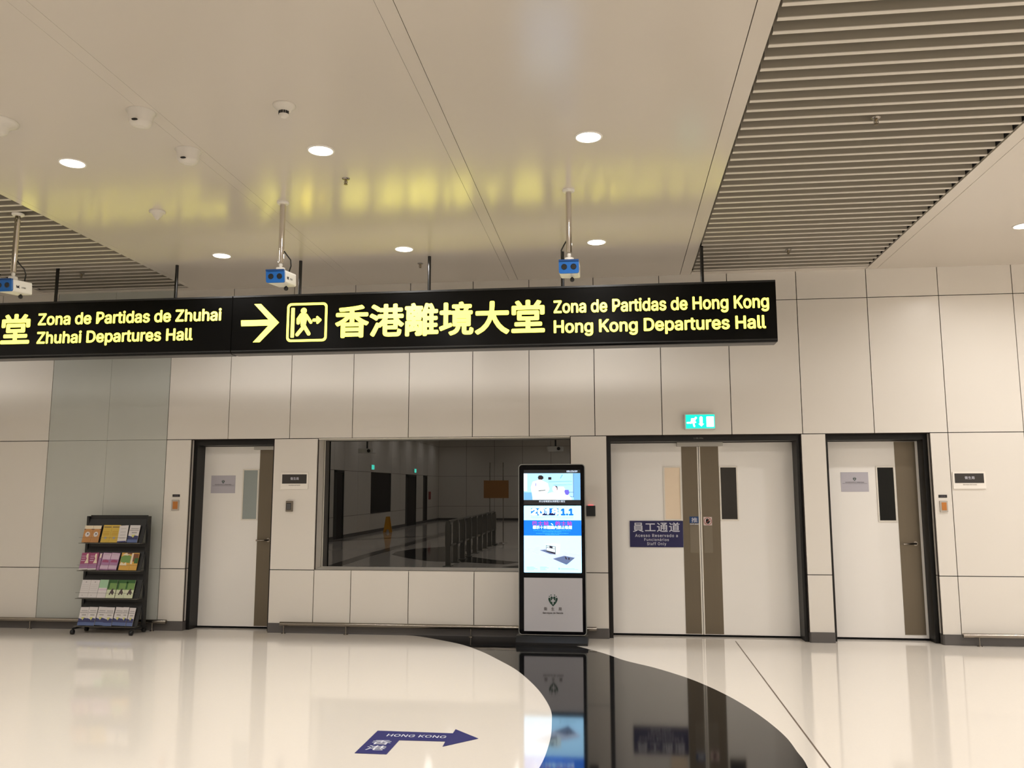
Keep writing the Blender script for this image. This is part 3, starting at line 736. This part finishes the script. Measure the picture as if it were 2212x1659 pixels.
vshape('picture_white', em('video_white', (232, 250, 255), 1.1), [[(215, 215), (300, 190), (360, 200), (440, 240), (460, 330), (430, 380), (400, 480), (215, 480), (185, 300)], [(590, 290), (670, 290), (790, 470), (790, 481), (560, 481), (560, 400)], [(400, 400), (500, 370), (640, 390), (700, 470), (700, 481), (390, 481)], [(80, 95), (130, 95), (130, 350), (80, 350)]])
vshape('picture_blue', em('video_blue', (110, 170, 225), 1.0), [[(820, 95), (920, 95), (920, 480), (820, 480)], [(85, 370), (210, 370), (210, 480), (85, 480)], [(450, 215), (800, 208), (800, 214), (450, 222)], [(520, 262), (800, 256), (800, 261), (520, 268)], [(650, 110), (664, 116), (630, 170), (620, 166)]])
vshape('picture_skin', em('video_skin', (235, 205, 215), 1.0), [[VV for VV in [(300, 180), (345, 180), (350, 205), (325, 218), (302, 210)]], [(515, 290), (545, 278), (575, 300), (578, 350), (555, 372), (520, 360), (505, 320)], [(440, 300), (460, 305), (455, 330), (436, 325)]], ycv-.0026)
vshape('picture_dark', em('video_dark', (34, 26, 30), .8), [[(290, 150), (305, 125), (340, 120), (372, 138), (375, 170), (350, 185), (300, 182)], [(540, 274), (575, 282), (585, 320), (578, 350), (572, 305)], [(445, 148), (492, 148), (492, 186), (445, 186)], [(300, 345), (405, 333), (405, 342), (300, 356)]], ycv-.0032)
vshape('picture_purple', em('video_purple', (104, 96, 210), 1.0), [[(690, 335), (745, 335), (758, 380), (735, 412), (700, 405), (682, 360)], [(252, 270), (262, 225), (268, 230), (260, 290)]], ycv-.0032)
vshape('picture_line', em('video_line', (60, 80, 140), .9), [[(815, 95), (821, 95), (821, 440), (815, 440)], [(755, 366), (820, 366), (820, 372), (755, 372)], [(760, 425), (820, 436), (820, 442), (760, 431)]], ycv-.0032)
P = MB().prism(rrect(KX(0), KX(1.008), .786, 1.537, .006, 3), ycv-.001, yk).build('poster_screen', mat('poster_cyan', (196, 252, 255), .3, emit=1, emitcol=(.50, 1.03, 1.75, 1)), K)
def PX(a, b): return (KX((a-80)/850), 1.537-(b-567)/(1573-567)*.751)
def pshape(name, m, polys, yy=ycv-.002):
    b = MB()
    for q in polys: b.prism([PX(*s) for s in q], yy, yy+.0008)
    return b.build(name, m, P)
pb = em('poster_blue', (0, 112, 245), 1.0)
pshape('blue_band', pb, [[(80, 788), (936, 788), (938, 1020), (80, 1020)], [(188, 607), (598, 607), (598, 716), (188, 716)]])
t = MB(); x_, z_ = PX(634, 716); x2, _ = PX(824, 716); text(t, '1.1', x_, x2, z_, .080, ycv-.002, .045); t.build('date_digits', pb, P)
t = MB(); x_, z_ = PX(186, 714); x2, _ = PX(598, 714); text(t, '2018', x_, x2, z_, .080, ycv-.003, .05)
z3 = PX(0, 922)[1]
xx0, xx1 = PX(212, 0)[0], PX(800, 0)[0]
text(t, '標示十米範圍內禁止吸煙', xx0, xx1, z3, .040, ycv-.003, .03, cjk=True)
xq = PX(488, 0)[0]; t.prism(cap2d(PX(492, 838), PX(514, 856), .005, 4), ycv-.0035, ycv-.003)
t.build('white_writing', em('poster_white', (215, 252, 255), 1.15), P)
t = MB(); zz = PX(0, 868)[1]
text(t, '巴士站', PX(210, 0)[0], PX(452, 0)[0], zz, .050, ycv-.003, .02, cjk=True, space=1.2)
text(t, '的士站', PX(554, 0)[0], PX(800, 0)[0], zz, .050, ycv-.003, .02, cjk=True, space=1.2)
t.build('magenta_writing', em('poster_magenta', (190, 50, 150), 1.0), P)
t = MB(); ring_prism(t, circ(PX(355, 662), .049, 28), circ(PX(355, 662), .040, 28), ycv-.0045, ycv-.0035); t.prism(cap2d(PX(318, 620), PX(395, 700), .005, 4), ycv-.0045, ycv-.0035)
t.build('no_smoking_ring', MATS['poster_white'], P)
sky = [(358, 712), (360, 694), (375, 690), (392, 676), (404, 692), (420, 684), (430, 700), (452, 706), (458, 686), (480, 682), (486, 668), (494, 684), (512, 678), (530, 690), (546, 684), (555, 712)]
pshape('skyline', em('poster_navy', (8, 10, 80), .8), [sky], ycv-.0048)
lb = em('poster_lines', (70, 185, 255), 1.0)
t = MB(); text(t, 'A partir de 1 de Janeiro, proibido fumar a menos de dez metros', PX(222, 0)[0], PX(785, 0)[0], PX(0, 950)[1], .0075, ycv-.003, .02)
text(t, 'dos sinais de paragem', PX(360, 0)[0], PX(640, 0)[0], PX(0, 966)[1], .0075, ycv-.003, .02)
text(t, 'Smoking is prohibited within ten metres of signs at', PX(262, 0)[0], PX(748, 0)[0], PX(0, 990)[1], .0075, ycv-.003, .02)
text(t, 'bus stops and taxi stands', PX(400, 0)[0], PX(608, 0)[0], PX(0, 1006)[1], .0075, ycv-.003, .02)
t.build('small_writing', lb, P)
pg = em('poster_grey', (150, 200, 215), .9)
pshape('fine_print', pg, [[(188, 735), (640, 735), (640, 741), (188, 741)], [(660, 735), (822, 735), (822, 741), (660, 741)], [(188, 752), (370, 752), (370, 757), (188, 757)], [(600, 752), (822, 752), (822, 757), (600, 757)]] +
       [[(120, y), (x, y), (x, y+7), (120, y+7)] for y, x in ((1487, 225), (1501, 250), (1515, 280), (1529, 228))] + [[(320, y), (x, y), (x, y+7), (320, y+7)] for y, x in ((1487, 420), (1501, 450), (1515, 400), (1529, 420))] + [[(630, 1508), (830, 1508), (830, 1515), (630, 1515)], [(630, 1522), (885, 1522), (885, 1527), (630, 1527)]] + [circ((604, 1514), 15, 14)])
pshape('shelter_floor', em('poster_lilac', (190, 205, 235), 1.0), [[(104, 1228), (328, 1176), (910, 1306), (714, 1455)]])
pshape('shelter_shadow', em('poster_slate', (92, 110, 150), .8), [[(512, 1366), (680, 1322), (838, 1350), (714, 1455)], [(318, 1238), (400, 1230), (552, 1300), (470, 1295)]], ycv-.003)
pshape('shelter_walls', em('poster_pale', (205, 232, 240), 1.0), [[(408, 1160), (552, 1180), (552, 1302), (414, 1256)], [(552, 1180), (614, 1172), (614, 1285), (552, 1302)], [(392, 1148), (560, 1140), (632, 1166), (552, 1180)]], ycv-.0036)
pshape('shelter_frame', em('poster_dark', (50, 42, 62), .7), [[(412, 1166), (552, 1186), (552, 1192), (412, 1172)], [(414, 1190), (552, 1218), (552, 1224), (414, 1196)], [(412, 1160), (418, 1161), (418, 1240), (412, 1238)], [(546, 1182), (552, 1183), (552, 1302), (546, 1300)], [(462, 1170), (508, 1177), (508, 1214), (462, 1206)], [(414, 1240), (552, 1272), (552, 1302), (414, 1256)], [(690, 1328), (702, 1330), (726, 1375), (700, 1372)], [(740, 1345), (760, 1350), (760, 1380), (740, 1378)]], ycv-.0042)['kind'] = 'stuff'
wp = MB().box(KX(0), KX(1.015), ycv-.001, yk, .139, .727).build('lower_panel', mat('grey_white_panel', (186, 184, 188), .5), K)
t = MB(); heart(t, KX(.505), .478, .107, ycv-.003); t.build('heart_logo', m_green, wp)
t = MB(); text(t, '衛', KX(.345), KX(.405), .367, .039, ycv-.003, .01, cjk=True); text(t, '生', KX(.475), KX(.53), .367, .037, ycv-.003, .01, cjk=True); text(t, '局', KX(.60), KX(.655), .367, .037, ycv-.003, .01, cjk=True)
text(t, 'Serviços de Saúde', KX(.325), KX(.68), .332, .019, ycv-.003, .02); t.build('lettering', mat('grey_ink', (104, 98, 98), .6), wp)

# ------------------------------------------------------------------ brochure rack
R = empty('brochure_rack', (-6.15, -.22, 0), 'black wheeled literature rack with four shelves against the frosted glass', 'rack')
m_rk = mat('rack_black', (20, 20, 20), .5)
XA, XB = -6.545, -5.755
for s, xx in ((-1, XA), (1, XB)):
    MB().box(xx-.015, xx+.015, -.235, -.175, .06, 1.405).build('side_post', m_rk, R)
    b = MB().tube([(xx+.02*(-s), -.43, .066), (xx, -.2, .068), (xx+.01, -.145, .064)], .012, 8); b.build('foot_bar', m_rk, R)
    for yy in (-.43, -.15):
        c = MB().lathe([(.012, -.018), (.029, -.016), (.029, .016), (.012, .018)], (xx-.02*s, yy, .030), 16, 'x').box(xx-.02*s-.006, xx-.02*s+.006, yy-.008, yy+.008, .03, .078)
        c.build('castor', m_rubber, R)
ledge = [1.082, .750, .418, .088]
m_tray = mat('tray_grey', (96, 92, 84), .35, spec=.5)
for i, z in enumerate(ledge):
    t_ = MB().box(XA+.015, XB-.015, -.20, -.192, z+.20, z+.335 if i == 0 else z+.30)
    t_.box(XA+.015, XB-.015, -.215, -.20, z-.12 if i < 3 else z-.03, z-.01)
    t_.prism([(-.305, z), (-.315, z), (-.212, z+.29), (-.203, z+.29)], XA+.016, XB-.016, 'yz'); t_.build('back_panel', m_rk, R)
    t_ = MB().box(XA-.03, XB-.02, -.352, -.21, z-.008, z-.002).build('tray', m_tray, R)
    t_ = MB().tube([(XA-.03, -.349, z+.065), (XB-.03, -.349, z+.065)], .0015, 6).build('front_wire', mat('clear_wire', (100, 98, 92), .2), R)
DROP = .018
tilt_b = math.radians(17)
def brochure(x0, x1, zi, h, base, marks, lab, grp, lean=0.0, dy=0.0, dz=0.0):
    z = ledge[zi]+.002+dz+abs(lean)*.055+.0006; cx_ = (x0+x1)/2
    me = []
    Rm = Matrix.Rotation(-tilt_b, 3, 'X') @ Matrix.Rotation(lean, 3, 'Y')
    piv = (cx_, -.322+dy, z)
    def T(b): return b.rot(Rm, piv)
    def B(name, m, mb, parent=None): return T(mb).build(name, m, parent)
    o = B('brochure', base, MB().box(x0, x1, -.330+dy, -.324+dy, z, z+h))
    # keep the lean in the mesh, origin at the foot
    tag(o, lab, 'brochure', grp)
    w = x1-x0; k = 0
    for name, m, polys in marks:
        b = MB(); k += 1
        for q in polys: b.prism([(x0+a*w, z+c*h) for a, c in q], -.3302-.0006*k+dy, -.3300-.0006*k+.0004+dy)
        B(name, m, b, o)
    return o
Rc = lambda a, b, c, d: [(a, c), (b, c), (b, d), (a, d)]
c_or = mat('paper_orange', (190, 136, 80), .6); c_cr = mat('paper_cream', (226, 212, 186), .6); c_ye = mat('paper_yellow', (204, 172, 72), .6)
c_wh = mat('paper_white', (214, 208, 206), .6); c_nv = mat('paper_navy', (52, 56, 104), .6); c_bl = mat('paper_blue', (92, 108, 152), .6)
c_mg = mat('paper_magenta', (156, 76, 112), .6); c_mv = mat('paper_mauve', (164, 120, 158), .6); c_pk = mat('paper_pink', (206, 180, 200), .6)
c_gr = mat('paper_green', (112, 146, 80), .6); c_dg = mat('paper_dark_green', (52, 96, 44), .6); c_lg = mat('paper_light_green', (160, 196, 160), .6)
c_br = mat('paper_brown', (120, 74, 44), .6); c_ol = mat('paper_pale_green', (206, 212, 180), .6); c_gy = mat('paper_grey', (160, 156, 154), .6); c_dk = mat('paper_dark', (74, 60, 60), .6)
c_yl = mat('paper_lemon', (206, 204, 120), .6)
face = lambda cx_, cy_, r: circ((cx_, cy_), r*1.9, 14, r)
def px(a): return -6.600 + (a-490)*( -5.79+6.600)/(1200-490)   # zoomed picture column -> metres on the shelf front
def fix(a, row): return a + (0, 22, 38, 50)[row]*0
rows = []
org = [('cream_header', c_cr, [Rc(0, 1, .80, 1)]), ('round_figure', c_wh, [face(.5, .48, .15)]), ('figure_mark', c_dk, [face(.52, .50, .045), Rc(.0, .18, .76, .80), Rc(.85, 1, .76, .80)])]
g1 = 'leaflets on the top shelf of the rack'
brochure(px(532), px(629), 0, .212, c_or, org, 'orange leaflet with a cream header, leftmost on the top shelf', g1)
brochure(px(631), px(722), 0, .212, c_or, org, 'orange leaflet with a cream header, second on the top shelf', g1)
yel = [('heading', c_dk, [Rc(.08, .95, .86, .90)]), ('emblem', c_gy, [face(.5, .26, .07)]), ('pale_lines', mat('paper_ochre', (186, 142, 44), .6), [Rc(.15, .85, .60, .63), Rc(.15, .85, .50, .53), Rc(.15, .85, .42, .45)])]
brochure(px(748), px(844), 0, .220, c_ye, yel, 'yellow leaflet in the middle of the top shelf, left one', g1)
brochure(px(846), px(942), 0, .220, c_ye, yel, 'yellow leaflet in the middle of the top shelf, right one', g1)
brochure(px(946), px(1046), 0, .212, c_wh, [('text_lines', c_gy, [Rc(.2, .8, .80, .82), Rc(.2, .8, .60, .62), Rc(.2, .8, .42, .44), Rc(.2, .8, .24, .26)]), ('navy_foot', c_nv, [Rc(0, 1, 0, .08)])], 'plain white leaflet right of the yellow leaflets', g1, lean=math.radians(-3), dy=-.008)
def bluewhite(): return [('blue_foot', c_nv, [[(0, .0), (1, 0), (1, .38), (.6, .42), (.4, .34), (0, .40)]]), ('lemon_tip', c_yl, [[(.3, .44), (.7, .46), (.5, .28)]]), ('grey_sky', c_gy, [Rc(.15, .9, .78, .82), Rc(.05, .95, .68, .72), Rc(.3, .8, .54, .60)]), ('pale_foot', c_bl, [Rc(0, 1, 0, .18)])]
brochure(px(1052), px(1168), 0, .218, c_wh, bluewhite(), 'white and navy leaflet at the right end of the top shelf', g1)
g2 = 'leaflets on the second shelf of the rack'
mag = [('pale_figure', c_cr, [[(.50, .38), (.95, .38), (.85, .62), (.78, .95), (.60, .92), (.55, .78), (.68, .64)]]), ('pink_lines', c_pk, [Rc(.05, .5, .78, .81), Rc(.05, .5, .66, .69), Rc(.05, .5, .52, .56)]), ('mauve_foot', c_mv, [Rc(0, 1, .08, .34)]), ('white_foot', c_wh, [Rc(0, 1, 0, .08)])]
brochure(px(522), px(620), 1, .212, c_mg, mag, 'magenta leaflet with a white figure, leftmost on the second shelf', g2, lean=math.radians(-2))
brochure(px(622), px(718), 1, .212, c_mg, mag, 'magenta leaflet with a white figure, second on the second shelf', g2, lean=math.radians(-2))
brochure(px(722), px(752), 1, .210, c_mv, [('pale_figure', c_cr, [[(.2, .70), (.8, .72), (.8, .98), (.3, .95)]])], 'narrow edge of a magenta leaflet tucked beside the mauve ones', g2)
mau = [('pale_head', c_pk, [Rc(.02, .98, .62, .97)]), ('dark_block', c_mg, [[(.1, .44), (.9, .44), (.85, .56), (.5, .60), (.15, .56)]]), ('pale_foot', c_pk, [Rc(.02, .98, .06, .28)]), ('text_line', c_gy, [Rc(.15, .85, .87, .89)])]
brochure(px(757), px(852), 1, .212, c_mv, mau, 'mauve leaflet with pale bands on the second shelf, left one', g2, lean=math.radians(2))
brochure(px(854), px(950), 1, .212, c_mv, mau, 'mauve leaflet with pale bands on the second shelf, right one', g2, lean=math.radians(2))
gre = [('green_patch', c_gr, [[(.05, .45), (.95, .42), (.98, .80), (.7, .86), (.3, .84), (0, .75)]]), ('white_shapes', c_cr, [[(.1, .86), (.4, .98), (.9, .94), (.6, .84)], [(.0, .28), (.15, .46), (.4, .36), (.6, .46), (.7, .26)]]), ('brown_corner', c_br, [Rc(.55, 1, .92, 1)])]
brochure(px(972), px(1090), 1, .214, mat('paper_amber', (212, 164, 76), .6), gre, 'amber leaflet with a green patch on the second shelf', g2, lean=math.radians(1.5))
brochure(px(1093), px(1176), 1, .214, mat('paper_amber', (0, 0, 0)), [('brown_patch', c_br, [Rc(.1, .95, .5, .95)]), ('white_stroke', c_cr, [Rc(0, .25, .35, .98)]), ('green_corner', c_dg, [Rc(.5, 1, .4, .7)])], 'amber leaflet with a brown patch at the right of the second shelf', g2)
g3 = 'leaflets on the third shelf of the rack'
whl = [('grey_emblem', c_gy, [face(.5, .88, .035), face(.35, .14, .025)]), ('text_lines', mat('paper_light_grey', (190, 186, 184), .6), [Rc(.1, .9, .70, .72), Rc(.1, .9, .60, .62), Rc(.1, .9, .50, .52), Rc(.1, .9, .40, .42)])]
brochure(px(540), px(640), 2, .216, c_wh, whl, 'white leaflet with a grey emblem, leftmost on the third shelf', g3)
brochure(px(642), px(742), 2, .216, c_wh, whl, 'white leaflet with a grey emblem, second on the third shelf', g3)
brochure(px(746), px(842), 2, .220, c_wh, [('green_head', c_lg, [Rc(0, 1, .55, 1)]), ('pink_line', c_pk, [Rc(0, 1, .42, .48)])], 'white leaflet with a pale green head on the third shelf', g3)
def runner(): return [('green_head', c_gr, [Rc(0, 1, .45, 1)]), ('dark_leaves', c_dg, [Rc(0, 1, .82, 1), Rc(.0, .2, .5, .9)]), ('crouching_figure', c_dk, [[(.3, .18), (.45, .16), (.5, .26), (.75, .16), (.85, .30), (.7, .42), (.75, .50), (.6, .52), (.45, .40)]])]
brochure(px(846), px(946), 2, .220, c_ol, runner(), 'green leaflet with a crouching figure, third shelf, left of three', g3)
brochure(px(954), px(1050), 2, .220, c_ol, runner(), 'green leaflet with a crouching figure, third shelf, middle of three', g3)
brochure(px(1052), px(1150), 2, .220, c_ol, runner(), 'green leaflet with a crouching figure, third shelf, right of three', g3)
g4 = 'leaflets on the bottom shelf of the rack'
xs4 = [(545, 640), (642, 738), (742, 836), (838, 934), (938, 1030), (1032, 1096), (1098, 1168)]
wd = ['leftmost', 'second', 'third', 'middle', 'fifth', 'second from the right', 'rightmost']
for i, (a, b) in enumerate(xs4):
    brochure(px(a), px(b), 3, .218+.004*(i % 2), c_wh, bluewhite(), 'white and blue leaflet on the bottom shelf, %s of the row' % wd[i], g4, lean=math.radians((-1, 1, 2, 0, 2, 0, 1)[i]), dy=(0, -.008, 0, -.008, 0, -.008, 0)[i], dz=.004*(i in (2, 4, 5)))

# ------------------------------------------------------------------ things behind the viewpoint, mirrored in the window
m_bar = mat('barrier_grey', (112, 108, 100), .4)
Bn = empty('barrier_fence', (-3.74, -12.3, 0), 'grey steel crowd barrier mirrored in the dark window', 'barrier')
yy = [-8.48-.95*i for i in range(9)]
for y in yy:
    MB().box(-3.795, -3.685, y-.05, y+.05, .0, 1.0).build('post', m_bar, Bn)
    MB().box(-3.81, -3.67, y-.02, y+.02, .44, .93).build('panel', m_bar, Bn)
    MB().box(-3.84, -3.64, y-.15, y+.15, .0, .012).build('foot_plate', m_bar, Bn)
MB().box(-3.76, -3.72, yy[-1], yy[0], .98, 1.02).build('top_rail', m_bar, Bn)
MB().box(-3.76, -3.72, yy[-1], yy[0], .42, .46).build('lower_rail', m_bar, Bn)
Bs = empty('notice_stand', (-3.7, -16.3, 0), 'brown board on two thin poles mirrored in the dark window', 'stand')
for x in (-3.93, -3.50):
    MB().tube([(x, -16.5, .01), (x, -16.5, 2.55)], .014, 8).build('pole', m_chrome, Bs)
    MB().lathe([(.14, 0), (.14, .012), (.03, .03)], (x, -16.5, 0), 16).build('base', m_chrome, Bs)
MB().box(-4.12, -3.32, -16.47, -16.45, 1.42, 1.98).build('board', mat('brown_board', (150, 104, 52), .7), Bs)
Wf = empty('wet_floor_sign', (-8.9, -22.75, 0), 'yellow folding wet floor sign mirrored in the dark window', 'floor sign')
for s in (-1, 1): MB().prism([(-9.05, 0), (-9.0, 0), (-8.96, .12), (-8.84, .12), (-8.80, 0), (-8.75, 0), (-8.85, .62), (-8.95, .62)], -22.75+.12*s, -22.73+.12*s).build('leaf', mat('caution_yellow', (222, 158, 20), .5), Wf)
for (x, y, z, l) in ((-5.9, -9.3, 2.58, 'left'), (-1.35, -9.3, 2.60, 'right')):
    c = empty('projector', (x, y, z), 'white projector on a ceiling pole mirrored at the %s of the window' % l, 'projector')
    MB().prism(rrect(x-.18, x+.18, z, z+.11, .02), y-.14, y+.14).build('case', m_white, c)
    MB().lathe([(.04, 0), (.04, .02)], (x+.08, y+.14, z+.055), 14, 'y').build('lens', m_rubber, c)
    MB().tube([(x, y, z+.11), (x, y, ZC)], .02, 10).build('pole', m_rubber, c)
def exitm(y, l):
    c = empty('exit_sign', (XL+.05, y, 2.5), 'tiny lit green exit sign mirrored %s' % l, 'exit sign')
    MB().box(XL+.002, XL+.06, y-.2, y+.2, 2.46, 2.66).build('housing', m_white, c)
    MB().box(XL+.06, XL+.065, y-.19, y+.19, 2.47, 2.65).build('lit_panel', mat('exit_far', (0, 230, 190), .4, emit=5, emitcol=(.1, .95, .75, 1)), c)
exitm(-22.2, 'above the side window'); exitm(-29.6, 'above the far double door')
tag(MB().box(XL-.07, XL-.065, -29.3, -28.7, 1.05, 1.4).build('staff_sign', m_navy), 'blue plate mirrored on the far double door', 'sign')
tag(MB().box(XL, XL+.02, -33.4, -32.9, 1.15, 1.55).build('hose_sign', mat('red_sign', (150, 30, 30), .5)), 'red equipment sign mirrored near the far corner of the side wall', 'sign')
